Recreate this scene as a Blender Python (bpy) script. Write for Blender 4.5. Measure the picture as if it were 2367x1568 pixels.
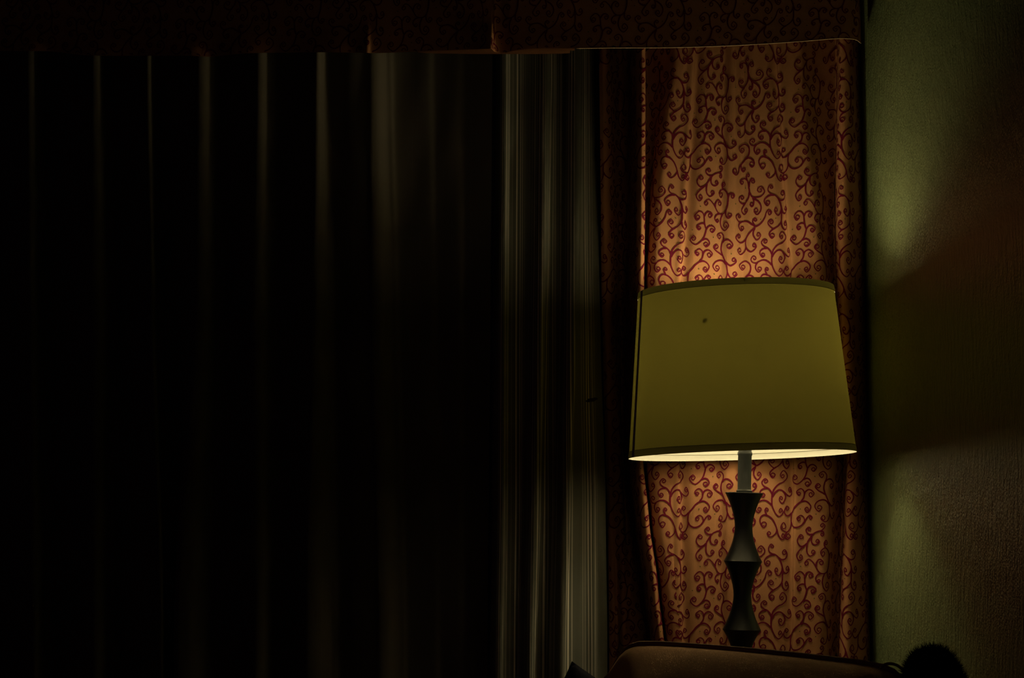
import bpy, bmesh, math, random
import numpy as np
from mathutils import Vector, Matrix

random.seed(7)
rng = np.random.default_rng(7)
for o in list(bpy.data.objects):
    bpy.data.objects.remove(o)
SC = bpy.context.scene
COL = SC.collection

# ------------------------------------------------------------------ camera, world, exposure
W, H, F = 2367, 1568, 4490.0
CX, CY = W / 2, H / 2
CAMZ = 0.886
PITCH = math.radians(6.03)
cam_data = bpy.data.cameras.new("camera")
cam = bpy.data.objects.new("camera", cam_data)
COL.objects.link(cam)
cam.location = (0, 0, CAMZ)
cam.rotation_euler = (math.radians(90) + PITCH, 0, 0)
cam_data.sensor_width = 36.0
cam_data.lens = 36.0 * F / W
cam_data.clip_start = 0.05
SC.camera = cam

world = bpy.data.worlds.new("night_room")
SC.world = world
world.use_nodes = True
bg = world.node_tree.nodes["Background"]
bg.inputs[0].default_value = (1.0, 0.42, 0.72, 1)
bg.inputs[1].default_value = 0.0065

SC.view_settings.view_transform = 'Standard'
SC.view_settings.look = 'None'
SC.view_settings.exposure = 0.0
SC.view_settings.gamma = 1.0
SC.view_settings.use_curve_mapping = False
SC.cycles.use_denoising = True
SC.cycles.max_bounces = 10
SC.cycles.diffuse_bounces = 6
SC.cycles.sample_clamp_indirect = 4.0

LAMP_STRENGTH = 80.0
LAMP_COLOR = (1.0, 0.85, 0.44, 1)

SA, CA = math.sin(PITCH), math.cos(PITCH)


def depth(y, z):
    """Distance along the lens axis of a point at room depth y and height z."""
    return y * CA + (z - CAMZ) * SA


def ptx(px, y, z):
    return (px - CX) / F * depth(y, z)


def ptz(py, y):
    """Height seen at image row py on the vertical plane at room depth y."""
    v = (CY - py) / F
    t = y / (CA - SA * v)
    return CAMZ + t * (SA + CA * v)


def pt(px, py, y):
    z = ptz(py, y)
    return Vector((ptx(px, y, z), y, z))


# ------------------------------------------------------------------ helpers
def tag(o, label=None, cat=None, group=None, kind=None):
    if label:
        o["label"] = label
    if cat:
        o["category"] = cat
    if group:
        o["group"] = group
    if kind:
        o["kind"] = kind
    return o


def empty(name, loc):
    o = bpy.data.objects.new(name, None)
    COL.objects.link(o)
    o.location = loc
    return o


def link_mesh(name, verts, faces, mats, parent=None, smooth=True, midx=None, uvs=None):
    me = bpy.data.meshes.new(name)
    me.from_pydata([tuple(map(float, v)) for v in verts], [], [tuple(map(int, f)) for f in faces])
    for m in (mats if isinstance(mats, (list, tuple)) else [mats]):
        me.materials.append(m)
    if midx is not None:
        me.polygons.foreach_set("material_index", np.asarray(midx, dtype=np.int32))
    if smooth:
        me.polygons.foreach_set("use_smooth", np.ones(len(me.polygons), dtype=bool))
    if uvs is not None:
        uvl = me.uv_layers.new(name="UVMap")
        li = np.empty(len(me.loops), dtype=np.int32)
        me.loops.foreach_get("vertex_index", li)
        uvl.data.foreach_set("uv", np.asarray(uvs, dtype=np.float32)[li].ravel())
    me.update()
    o = bpy.data.objects.new(name, me)
    COL.objects.link(o)
    if parent is not None:
        bpy.context.view_layer.update()
        o.parent = parent
        o.matrix_parent_inverse = parent.matrix_world.inverted()
    return o


def link_bm(name, bm, mat, parent=None, smooth=True):
    bmesh.ops.recalc_face_normals(bm, faces=bm.faces[:])
    me = bpy.data.meshes.new(name)
    bm.to_mesh(me)
    bm.free()
    me.materials.append(mat)
    if smooth:
        me.polygons.foreach_set("use_smooth", np.ones(len(me.polygons), dtype=bool))
    o = bpy.data.objects.new(name, me)
    COL.objects.link(o)
    if parent is not None:
        bpy.context.view_layer.update()
        o.parent = parent
        o.matrix_parent_inverse = parent.matrix_world.inverted()
    return o


def box_bm(bm, lo, hi, bevel=0.0, mat=Matrix.Identity(4)):
    r = bmesh.ops.create_cube(bm, size=1.0)
    vs = r["verts"]
    lo, hi = Vector(lo), Vector(hi)
    for v in vs:
        v.co = Vector((lo[i] + (v.co[i] + 0.5) * (hi[i] - lo[i]) for i in range(3)))
    if bevel:
        es = list({e for v in vs for e in v.link_edges})
        r2 = bmesh.ops.bevel(bm, geom=es, offset=bevel, segments=3, profile=0.5, affect='EDGES')
        vs = list({v for f in r2["faces"] for v in f.verts} | {v for v in vs if v.is_valid})
    for v in vs:
        v.co = mat @ v.co
    return vs


def tube_bm(bm, pts, r, n=10, closed=False, cap=True):
    pts = [Vector(p) for p in pts]
    rings = []
    N = len(pts)
    up = Vector((0.13, 0.31, 0.94)).normalized()
    for i, p in enumerate(pts):
        a = pts[(i - 1) % N] if (closed or i > 0) else p
        b = pts[(i + 1) % N] if (closed or i < N - 1) else p
        t = (b - a).normalized()
        s = t.cross(up)
        if s.length < 1e-3:
            s = t.cross(Vector((1, 0, 0)))
        s.normalize()
        u = s.cross(t)
        rr = r[i] if hasattr(r, "__len__") else r
        rings.append([bm.verts.new(p + (s * math.cos(k * 2 * math.pi / n) + u * math.sin(k * 2 * math.pi / n)) * rr) for k in range(n)])
    for i in range(N if closed else N - 1):
        A, B = rings[i], rings[(i + 1) % N]
        for k in range(n):
            bm.faces.new((A[k], A[(k + 1) % n], B[(k + 1) % n], B[k]))
    if cap and not closed:
        bm.faces.new(rings[0])
        bm.faces.new(list(reversed(rings[-1])))


def lathe_bm(bm, prof, axis, n=64, cap0=False, cap1=False):
    """prof: list of (height parameter, radius); axis(h) -> centre point, and (ex, ey) fixed world axes."""
    rings = []
    for h, r in prof:
        c, ex, ey = axis(h)
        rings.append([bm.verts.new(c + ex * (r * math.cos(2 * math.pi * k / n)) + ey * (r * math.sin(2 * math.pi * k / n))) for k in range(n)])
    for A, B in zip(rings[:-1], rings[1:]):
        for k in range(n):
            bm.faces.new((A[k], A[(k + 1) % n], B[(k + 1) % n], B[k]))
    if cap0:
        bm.faces.new(list(reversed(rings[0])))
    if cap1:
        bm.faces.new(rings[-1])


def catmull(P, per=8):
    """Centripetal-like Catmull-Rom through the points P (n x k)."""
    P = np.asarray(P, float)
    Q = np.vstack([2 * P[0] - P[1], P, 2 * P[-1] - P[-2]])
    out = []
    t = np.linspace(0, 1, per, endpoint=False)[:, None]
    for i in range(len(P) - 1):
        p0, p1, p2, p3 = Q[i], Q[i + 1], Q[i + 2], Q[i + 3]
        d = max(np.linalg.norm(p2 - p1), 1e-9)
        m1 = (p2 - p0) * d / max(np.linalg.norm(p2 - p1) + np.linalg.norm(p1 - p0), 1e-9)
        m2 = (p3 - p1) * d / max(np.linalg.norm(p3 - p2) + np.linalg.norm(p2 - p1), 1e-9)
        h1 = 2 * t**3 - 3 * t**2 + 1
        h2 = t**3 - 2 * t**2 + t
        h3 = -2 * t**3 + 3 * t**2
        h4 = t**3 - t**2
        out.append(h1 * p1 + h2 * m1 + h3 * p2 + h4 * m2)
    out.append(P[-1:])
    return np.vstack(out)


# ------------------------------------------------------------------ materials
def mat_new(name):
    m = bpy.data.materials.new(name)
    m.use_nodes = True
    nt = m.node_tree
    for n in list(nt.nodes):
        nt.nodes.remove(n)
    out = nt.nodes.new("ShaderNodeOutputMaterial")
    return m, nt, out


def N(nt, typ, **kw):
    n = nt.nodes.new(typ)
    for k, v in kw.items():
        if hasattr(n, k):
            setattr(n, k, v)
        else:
            n.inputs[k].default_value = v
    return n


def principled(name, color, rough=0.6, spec=0.3, metallic=0.0, noise_scale=0.0, noise_amt=0.0, bump=0.0, bump_scale=300.0, stretch=(1, 1, 1)):
    m, nt, out = mat_new(name)
    p = N(nt, "ShaderNodeBsdfPrincipled")
    p.inputs["Roughness"].default_value = rough
    p.inputs["Specular IOR Level"].default_value = spec
    p.inputs["Metallic"].default_value = metallic
    nt.links.new(p.outputs[0], out.inputs[0])
    tc = N(nt, "ShaderNodeTexCoord")
    mp = N(nt, "ShaderNodeMapping")
    mp.inputs["Scale"].default_value = stretch
    nt.links.new(tc.outputs["Object"], mp.inputs[0])
    nz = N(nt, "ShaderNodeTexNoise")
    nz.inputs["Scale"].default_value = noise_scale or 20.0
    nz.inputs["Detail"].default_value = 5.0
    nt.links.new(mp.outputs[0], nz.inputs["Vector"])
    mix = N(nt, "ShaderNodeMix", data_type='RGBA')
    mix.inputs[6].default_value = tuple(c * (1 - noise_amt) for c in color) + (1,)
    mix.inputs[7].default_value = tuple(min(1, c * (1 + noise_amt)) for c in color) + (1,)
    nt.links.new(nz.outputs["Fac"], mix.inputs[0])
    nt.links.new(mix.outputs[2], p.inputs["Base Color"])
    if bump:
        n2 = N(nt, "ShaderNodeTexNoise")
        n2.inputs["Scale"].default_value = bump_scale
        n2.inputs["Detail"].default_value = 3.0
        nt.links.new(mp.outputs[0], n2.inputs["Vector"])
        b = N(nt, "ShaderNodeBump")
        b.inputs["Strength"].default_value = bump
        b.inputs["Distance"].default_value = 0.002
        nt.links.new(n2.outputs["Fac"], b.inputs["Height"])
        nt.links.new(b.outputs[0], p.inputs["Normal"])
    return m


M_FABRIC = principled("tan_print_cotton", (0.37, 0.170, 0.085), 0.95, 0.0, noise_scale=60, noise_amt=0.06, bump=0.15, bump_scale=900)
M_PRINT = principled("crimson_print_ink", (0.118, 0.009, 0.027), 0.95, 0.0, noise_scale=80, noise_amt=0.1)
M_DOT = principled("green_print_ink", (0.07, 0.075, 0.02), 0.9, 0.1, noise_scale=80, noise_amt=0.1)
M_PIPING_PALE = principled("pale_hem_binding", (0.62, 0.42, 0.27), 0.9, 0.1, noise_scale=40, noise_amt=0.1)
M_BLACK = principled("black_satin_lacquer", (0.0035, 0.0035, 0.006), 0.36, 0.55, noise_scale=30, noise_amt=0.1)
M_TUBE = principled("grey_painted_metal", (0.032, 0.036, 0.038), 0.5, 0.4, noise_scale=60, noise_amt=0.08)
M_BRASS = principled("dull_brass", (0.45, 0.32, 0.12), 0.35, 0.5, 1.0, noise_scale=40, noise_amt=0.1)
M_CHAIR = principled("tan_woven_upholstery", (0.62, 0.33, 0.165), 0.95, 0.1, noise_scale=180, noise_amt=0.28, bump=0.5, bump_scale=700, stretch=(1, 1, 4))
M_CHAIRPIPE = principled("brown_welt_cord", (0.34, 0.17, 0.085), 0.9, 0.15, noise_scale=120, noise_amt=0.15)
M_WOOD = principled("dark_stained_wood", (0.055, 0.028, 0.014), 0.45, 0.4, noise_scale=14, noise_amt=0.4, stretch=(1, 8, 8))
M_NAVY = principled("dark_navy_cloth", (0.012, 0.012, 0.022), 0.95, 0.05, noise_scale=90, noise_amt=0.2, bump=0.2)
M_FUR = principled("near_black_pile", (0.010, 0.006, 0.007), 0.95, 0.05, noise_scale=50, noise_amt=0.3)
M_STAIN = principled("dark_brown_stain", (0.05, 0.03, 0.015), 0.9, 0.1)
M_CEIL = principled("ceiling_paint", (0.12, 0.11, 0.095), 0.9, 0.1, noise_scale=4, noise_amt=0.05, bump=0.1)
M_FLOOR = principled("dark_carpet", (0.06, 0.045, 0.035), 0.98, 0.05, noise_scale=120, noise_amt=0.4, bump=0.5)
M_FRAME = principled("dark_window_paint", (0.05, 0.045, 0.04), 0.5, 0.3, noise_scale=20, noise_amt=0.1)


def window_pane_mat():
    m, nt, out = mat_new("night_window_glass")
    p = N(nt, "ShaderNodeBsdfPrincipled")
    p.inputs["Base Color"].default_value = (0.02, 0.022, 0.03, 1)
    p.inputs["Roughness"].default_value = 0.05
    p.inputs["Transmission Weight"].default_value = 0.9
    nt.links.new(p.outputs[0], out.inputs[0])
    return m


M_GLASS = window_pane_mat()


def wall_mat():
    """Olive green glossy paint over a coarse, vertically dragged texture coat."""
    m, nt, out = mat_new("olive_gloss_wall_paint")
    p = N(nt, "ShaderNodeBsdfPrincipled")
    nt.links.new(p.outputs[0], out.inputs[0])
    tc = N(nt, "ShaderNodeTexCoord")
    n1 = N(nt, "ShaderNodeTexNoise")
    n1.inputs["Scale"].default_value = 7.0
    n1.inputs["Detail"].default_value = 6.0
    nt.links.new(tc.outputs["Object"], n1.inputs["Vector"])
    mix = N(nt, "ShaderNodeMix", data_type='RGBA')
    mix.inputs[6].default_value = (0.140, 0.178, 0.086, 1)
    mix.inputs[7].default_value = (0.190, 0.232, 0.116, 1)
    nt.links.new(n1.outputs["Fac"], mix.inputs[0])
    nt.links.new(mix.outputs[2], p.inputs["Base Color"])
    # vertical drags
    mp = N(nt, "ShaderNodeMapping")
    mp.inputs["Scale"].default_value = (1.0, 1.0, 0.42)
    nt.links.new(tc.outputs["Object"], mp.inputs[0])
    n2 = N(nt, "ShaderNodeTexNoise")
    n2.inputs["Scale"].default_value = 75.0
    n2.inputs["Detail"].default_value = 5.0
    n2.inputs["Roughness"].default_value = 0.6
    nt.links.new(mp.outputs[0], n2.inputs["Vector"])
    n3 = N(nt, "ShaderNodeTexNoise")
    n3.inputs["Scale"].default_value = 230.0
    n3.inputs["Detail"].default_value = 3.0
    nt.links.new(tc.outputs["Object"], n3.inputs["Vector"])
    add = N(nt, "ShaderNodeMath", operation='MULTIPLY_ADD')
    add.inputs[1].default_value = 0.35
    nt.links.new(n3.outputs["Fac"], add.inputs[0])
    nt.links.new(n2.outputs["Fac"], add.inputs[2])
    b = N(nt, "ShaderNodeBump")
    b.inputs["Strength"].default_value = 1.0
    b.inputs["Distance"].default_value = 0.006
    nt.links.new(add.outputs[0], b.inputs["Height"])
    nt.links.new(b.outputs[0], p.inputs["Normal"])
    p.inputs["Roughness"].default_value = 0.29
    p.inputs["Specular IOR Level"].default_value = 0.62
    return m


M_WALL = wall_mat()


def sheer_mat(name, base, streak, seed, dens):
    """Woven curtain cloth with fine vertical threads: the stripes follow the cloth (UV)."""
    m, nt, out = mat_new(name)
    uv = N(nt, "ShaderNodeUVMap")
    sp = N(nt, "ShaderNodeSeparateXYZ")
    nt.links.new(uv.outputs[0], sp.inputs[0])

    def band(scale, off, lo, hi):
        a = N(nt, "ShaderNodeMath", operation='MULTIPLY_ADD')
        a.inputs[1].default_value = scale
        a.inputs[2].default_value = off
        nt.links.new(sp.outputs[0], a.inputs[0])
        z = N(nt, "ShaderNodeTexNoise", noise_dimensions='1D')
        z.inputs["Scale"].default_value = 1.0
        z.inputs["Detail"].default_value = 2.0
        nt.links.new(a.outputs[0], z.inputs["W"])
        r = N(nt, "ShaderNodeMapRange")
        r.inputs["From Min"].default_value = lo
        r.inputs["From Max"].default_value = hi
        nt.links.new(z.outputs["Fac"], r.inputs["Value"])
        return r.outputs[0]

    f1 = band(230.0, seed, 0.50, 0.63)
    f2 = band(40.0, seed * 1.7, 0.42, 0.60)
    mul = N(nt, "ShaderNodeMath", operation='MULTIPLY')
    nt.links.new(f1, mul.inputs[0])
    nt.links.new(f2, mul.inputs[1])
    mul2 = N(nt, "ShaderNodeMath", operation='MULTIPLY')
    mul2.inputs[1].default_value = dens
    nt.links.new(mul.outputs[0], mul2.inputs[0])
    mix = N(nt, "ShaderNodeMix", data_type='RGBA')
    mix.inputs[6].default_value = base + (1,)
    mix.inputs[7].default_value = streak + (1,)
    nt.links.new(mul2.outputs[0], mix.inputs[0])
    d = N(nt, "ShaderNodeBsdfDiffuse")
    nt.links.new(mix.outputs[2], d.inputs[0])
    t = N(nt, "ShaderNodeBsdfTranslucent")
    nt.links.new(mix.outputs[2], t.inputs[0])
    ms = N(nt, "ShaderNodeMixShader")
    ms.inputs[0].default_value = 0.12
    nt.links.new(d.outputs[0], ms.inputs[1])
    nt.links.new(t.outputs[0], ms.inputs[2])
    nt.links.new(ms.outputs[0], out.inputs[0])
    return m


M_SHEER = sheer_mat("striped_pale_sheer", (0.18, 0.178, 0.155), (0.95, 0.86, 0.78), 3.1, 1.0)
M_DARKCURTAIN = sheer_mat("grey_brown_curtain_cloth", (0.15, 0.128, 0.108), (0.18, 0.155, 0.13), 11.3, 0.4)


def shade_mat(name, trans, mark=None):
    m, nt, out = mat_new(name)
    geo = N(nt, "ShaderNodeNewGeometry")
    tc = N(nt, "ShaderNodeTexCoord")
    nz = N(nt, "ShaderNodeTexNoise")
    nz.inputs["Scale"].default_value = 5.0
    nz.inputs["Detail"].default_value = 3.0
    nt.links.new(tc.outputs["Object"], nz.inputs["Vector"])
    wv = N(nt, "ShaderNodeTexNoise")
    wv.inputs["Scale"].default_value = 420.0
    mp = N(nt, "ShaderNodeMapping")
    mp.inputs["Scale"].default_value = (0.4, 0.4, 1.6)
    nt.links.new(tc.outputs["Object"], mp.inputs[0])
    nt.links.new(mp.outputs[0], wv.inputs["Vector"])
    addn = N(nt, "ShaderNodeMath", operation='MULTIPLY_ADD')
    addn.inputs[1].default_value = 0.6
    nt.links.new(wv.outputs["Fac"], addn.inputs[0])
    nt.links.new(nz.outputs["Fac"], addn.inputs[2])
    mixc = N(nt, "ShaderNodeMix", data_type='RGBA')
    mixc.inputs[6].default_value = tuple(c * 0.90 for c in trans) + (1,)
    mixc.inputs[7].default_value = tuple(c * 1.10 for c in trans) + (1,)
    nt.links.new(addn.outputs[0], mixc.inputs[0])
    tcol = mixc.outputs[2]
    if mark is not None:                                 # one small scorch mark in the cloth
        ds = N(nt, "ShaderNodeVectorMath", operation='DISTANCE')
        nt.links.new(tc.outputs["Object"], ds.inputs[0])
        ds.inputs[1].default_value = mark
        mr = N(nt, "ShaderNodeMapRange")
        mr.inputs["From Min"].default_value = 0.0022
        mr.inputs["From Max"].default_value = 0.0064
        nt.links.new(ds.outputs["Value"], mr.inputs["Value"])
        mk = N(nt, "ShaderNodeMix", data_type='RGBA')
        mk.inputs[6].default_value = tuple(c * 0.30 for c in trans) + (1,)
        nt.links.new(mr.outputs[0], mk.inputs[0])
        nt.links.new(tcol, mk.inputs[7])
        tcol = mk.outputs[2]
    mixd = N(nt, "ShaderNodeMix", data_type='RGBA')      # outside cloth / inside lining
    mixd.inputs[6].default_value = (0.22, 0.18, 0.06, 1)
    mixd.inputs[7].default_value = (0.66, 0.64, 0.60, 1)
    nt.links.new(geo.outputs["Backfacing"], mixd.inputs[0])
    d = N(nt, "ShaderNodeBsdfDiffuse")
    nt.links.new(mixd.outputs[2], d.inputs[0])
    t = N(nt, "ShaderNodeBsdfTranslucent")
    nt.links.new(tcol, t.inputs[0])
    a = N(nt, "ShaderNodeAddShader")
    nt.links.new(d.outputs[0], a.inputs[0])
    nt.links.new(t.outputs[0], a.inputs[1])
    nt.links.new(a.outputs[0], out.inputs[0])
    return m


M_HEM = shade_mat("olive_shade_trim", (0.008, 0.007, 0.0016))


def bulb_mat():
    m, nt, out = mat_new("lit_frosted_bulb")
    e = N(nt, "ShaderNodeEmission")
    e.inputs[0].default_value = LAMP_COLOR
    e.inputs[1].default_value = LAMP_STRENGTH
    nt.links.new(e.outputs[0], out.inputs[0])
    return m


M_BULB = bulb_mat()

# ------------------------------------------------------------------ room shell
WALLX = 0.696          # right side wall face
WALLY = 3.97           # window wall face
LEFTX = -2.6
CEILZ = 2.45


def structure(name, lo, hi, mat, bevel=0.0):
    bm = bmesh.new()
    box_bm(bm, lo, hi, bevel)
    return tag(link_bm(name, bm, mat, smooth=False), kind="structure")


structure("floor", (LEFTX, -0.6, -0.1), (WALLX + 0.12, WALLY + 0.12, 0.0), M_FLOOR)
structure("ceiling", (LEFTX, -0.6, CEILZ), (WALLX + 0.12, WALLY + 0.12, CEILZ + 0.1), M_CEIL)
structure("wall_right", (WALLX, -0.6, 0.0), (WALLX + 0.12, WALLY + 0.12, CEILZ), M_WALL)
WX0, WX1, WZ0, WZ1 = -1.9, 0.30, 0.55, 1.95
bm = bmesh.new()
box_bm(bm, (LEFTX, WALLY, 0), (WX0, WALLY + 0.12, CEILZ))
box_bm(bm, (WX1, WALLY, 0), (WALLX, WALLY + 0.12, CEILZ))
box_bm(bm, (WX0, WALLY, 0), (WX1, WALLY + 0.12, WZ0))
box_bm(bm, (WX0, WALLY, WZ1), (WX1, WALLY + 0.12, CEILZ))
tag(link_bm("wall_back", bm, M_WALL, smooth=False), kind="structure")
win = tag(empty("window_1", ((WX0 + WX1) / 2, WALLY, WZ0)), kind="structure")
bm = bmesh.new()
box_bm(bm, (WX0, WALLY + 0.02, WZ0), (WX0 + 0.05, WALLY + 0.09, WZ1))
box_bm(bm, (WX1 - 0.05, WALLY + 0.02, WZ0), (WX1, WALLY + 0.09, WZ1))
box_bm(bm, (WX0, WALLY + 0.02, WZ0), (WX1, WALLY + 0.09, WZ0 + 0.05))
box_bm(bm, (WX0, WALLY + 0.02, WZ1 - 0.05), (WX1, WALLY + 0.09, WZ1))
for k in (1, 2):
    xm = WX0 + (WX1 - WX0) * k / 3
    box_bm(bm, (xm - 0.025, WALLY + 0.02, WZ0), (xm + 0.025, WALLY + 0.09, WZ1))
link_bm("window_frame", bm, M_FRAME, win, smooth=False)
bm = bmesh.new()
box_bm(bm, (WX0 + 0.03, WALLY + 0.05, WZ0 + 0.03), (WX1 - 0.03, WALLY + 0.056, WZ1 - 0.03))
link_bm("window_glass", bm, M_GLASS, win, smooth=False)
structure("baseboard_right", (WALLX - 0.014, -0.6, 0.0), (WALLX, WALLY, 0.09), M_FRAME, 0.003)

# ------------------------------------------------------------------ cloth cross-sections
def interp_keys(keys, py):
    """keys: {row: [(px, forward), ...]} with equal counts -> the control points at image row py."""
    ys = sorted(keys)
    if py <= ys[0]:
        return np.array(keys[ys[0]], float)
    if py >= ys[-1]:
        return np.array(keys[ys[-1]], float)
    for a, b in zip(ys[:-1], ys[1:]):
        if a <= py <= b:
            t = (py - a) / (b - a)
            t = t * t * (3 - 2 * t) * 0.5 + t * 0.5
            return np.array(keys[a], float) * (1 - t) + np.array(keys[b], float) * t


class Cloth:
    """A hanging cloth: one smooth cross-section per height; columns follow the cloth itself."""

    def __init__(self, keys, ybase, z0, z1, nrow, ncol, ref_px=None, unit=0.000832, wobble=0.0):
        self.unit = unit
        self.zs = np.linspace(z0, z1, nrow)
        curves = []
        for z in self.zs:
            t = depth(ybase - 0.06, z)
            py = CY - F * (-(ybase - 0.06) * SA + (z - CAMZ) * CA) / t
            c = interp_keys(keys, py)
            y = ybase - c[:, 1]
            x = (c[:, 0] - CX) / F * (y * CA + (z - CAMZ) * SA)
            xy = catmull(np.stack([x, y], 1), 10)
            s = np.concatenate([[0], np.cumsum(np.linalg.norm(np.diff(xy, axis=0), axis=1))])
            if ref_px is not None:
                # arc length at the reference control point
                k = int(np.argmin(np.abs(c[:, 0] - ref_px)))
                s = s - s[k * 10]
            curves.append((s, xy))
        self.s0 = min(c[0][0] for c in curves)
        self.s1 = max(c[0][-1] for c in curves)
        grid = np.zeros((nrow, ncol, 3))
        ugrid = np.zeros((nrow, ncol))
        for r, (s, xy) in enumerate(curves):
            u = np.linspace(s[0], s[-1], ncol)
            grid[r, :, 0] = np.interp(u, s, xy[:, 0])
            grid[r, :, 1] = np.interp(u, s, xy[:, 1])
            grid[r, :, 2] = self.zs[r]
            ugrid[r] = u
        if wobble:
            ph = rng.uniform(0, 6.28, 4)
            zz = self.zs[:, None]
            uu = ugrid
            grid[:, :, 1] += wobble * (np.sin(uu * 37 + zz * 9 + ph[0]) + 0.6 * np.sin(uu * 71 - zz * 17 + ph[1]))
        self.grid, self.ugrid = grid, ugrid
        du = np.gradient(grid, axis=1)
        dz = np.gradient(grid, axis=0)
        n = np.cross(du, dz)
        n /= np.linalg.norm(n, axis=2, keepdims=True) + 1e-12
        if n[:, :, 1].mean() > 0:
            n = -n
        self.normal = n
        self.nrow, self.ncol = nrow, ncol

    def mesh(self):
        nr, nc = self.nrow, self.ncol
        V = self.grid.reshape(-1, 3)
        idx = np.arange(nr * nc).reshape(nr, nc)
        a, b, c, d = idx[:-1, :-1], idx[:-1, 1:], idx[1:, 1:], idx[1:, :-1]
        Fc = np.stack([a, b, c, d], 2).reshape(-1, 4)
        cols = np.linspace(0, (self.ugrid[:, -1] - self.ugrid[:, 0]).mean(), nc)
        uv = np.stack([np.tile(cols, nr), V[:, 2]], 1)
        return V, Fc, uv

    def at(self, u, z, off):
        """Points on the cloth at cloth coordinate u (m) and height z (m), lifted by off along the normal; nan outside."""
        nr, nc = self.nrow, self.ncol
        rz = (z - self.zs[0]) / (self.zs[-1] - self.zs[0]) * (nr - 1)
        r0 = np.clip(np.floor(rz).astype(int), 0, nr - 2)
        fr = rz - r0
        ok = (rz >= 0) & (rz <= nr - 1)
        res = 0
        for rr, wgt in ((r0, 1 - fr), (r0 + 1, fr)):
            lo, hi = self.ugrid[rr, 0], self.ugrid[rr, -1]
            cc = (u - lo) / (hi - lo) * (nc - 1)
            ok &= (cc >= 0) & (cc <= nc - 1)
            c0 = np.clip(np.floor(cc).astype(int), 0, nc - 2)
            fc = np.clip(cc - c0, 0, 1)[:, None]
            P = self.grid[rr, c0] * (1 - fc) + self.grid[rr, c0 + 1] * fc
            Nn = self.normal[rr, c0] * (1 - fc) + self.normal[rr, c0 + 1] * fc
            res = res + (P + Nn * off) * wgt[:, None]
        return res, ok


# ------------------------------------------------------------------ the scroll print, one repeat
# strokes traced in units of 1/9.8 of a cloth unit, around an anchor of their spray
TW, TH = 248.0, 277.4
SPRAYS = []


def spray(anchor, offset, strokes):
    SPRAYS.append((anchor, offset, strokes))


spray((865, 880), (0, 0), [
    ([(865, 870), (900, 760), (1000, 650), (1120, 590), (1200, 500), (1200, 420), (1115, 340), (1045, 430), (1085, 505), (1130, 470)], (1095, 455)),
    ([(865, 890), (830, 800), (770, 735), (700, 700), (645, 650), (630, 590), (700, 520), (760, 570), (720, 615)], (712, 575)),
    ([(760, 735), (680, 740), (605, 790), (590, 860), (650, 937), (700, 890), (665, 845)], (658, 885)),
    ([(865, 940), (920, 840), (1000, 775), (1070, 775), (1150, 830), (1220, 890), (1280, 910), (1330, 840), (1280, 710), (1245, 770), (1278, 820)], (1280, 785)),
    ([(1110, 800), (1160, 880), (1165, 960), (1090, 1072), (1022, 990), (1055, 915), (1095, 950)], (1066, 965)),
    ([(860, 880), (855, 980), (860, 1100), (900, 1220), (960, 1320), (1030, 1365), (1112, 1280), (1060, 1185), (1020, 1250)], (1055, 1245)),
    ([(855, 1120), (800, 1060), (720, 1010), (640, 1005), (560, 1040), (490, 1072), (420, 1050), (390, 980), (450, 910), (502, 950)], (463, 965)),
    ([(545, 1050), (500, 1110), (490, 1190), (550, 1277), (622, 1210), (590, 1165)], (575, 1210)),
    # lower-left curls
    ([(250, 1390), (350, 1300), (382, 1180), (350, 1080), (240, 1018), (100, 1120), (180, 1217), (247, 1150), (200, 1108)], (192, 1155)),
    ([(270, 1375), (360, 1350), (450, 1400), (490, 1480), (440, 1572), (380, 1500), (420, 1450)], (432, 1515)),
    ([(280, 1370), (190, 1460), (110, 1560), (80, 1680), (10, 1750), (-62, 1680), (-20, 1600), (20, 1640)], (-20, 1672)),
    ([(160, 1500), (162, 1600), (220, 1662), (272, 1600), (240, 1572)], (224, 1612)),
])
spray((500, 230), (-37.3, -66.3), [
    ([(500, 230), (420, 180), (340, 120), (260, 95), (170, 107), (90, 110), (30, 50), (12, -10), (75, -70), (140, -20), (100, 20)], (92, -15)),
    ([(170, 110), (110, 140), (83, 220), (150, 312), (222, 260), (190, 215)], (174, 255)),
    ([(500, 225), (450, 160), (440, 90), (490, 35), (532, 80), (505, 105)], (490, 78)),
    ([(500, 235), (580, 190), (660, 110), (720, 0), (745, -90), (800, -156), (868, -96), (820, -36), (795, -65)], (826, -92)),
    ([(500, 240), (420, 310), (340, 400), (280, 500), (265, 600), (270, 700), (240, 790), (130, 862), (52, 780), (105, 720), (142, 760)], (108, 778)),
    ([(285, 495), (220, 560), (130, 590), (50, 550), (8, 480), (70, 400), (128, 440), (90, 488)], (80, 452)),
    ([(270, 680), (310, 760), (400, 807), (512, 700), (475, 615), (430, 660), (458, 702)], (470, 665)),
    ([(490, 260), (450, 350), (455, 450), (530, 542), (612, 440), (565, 370), (530, 420)], (562, 428)),
])
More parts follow.
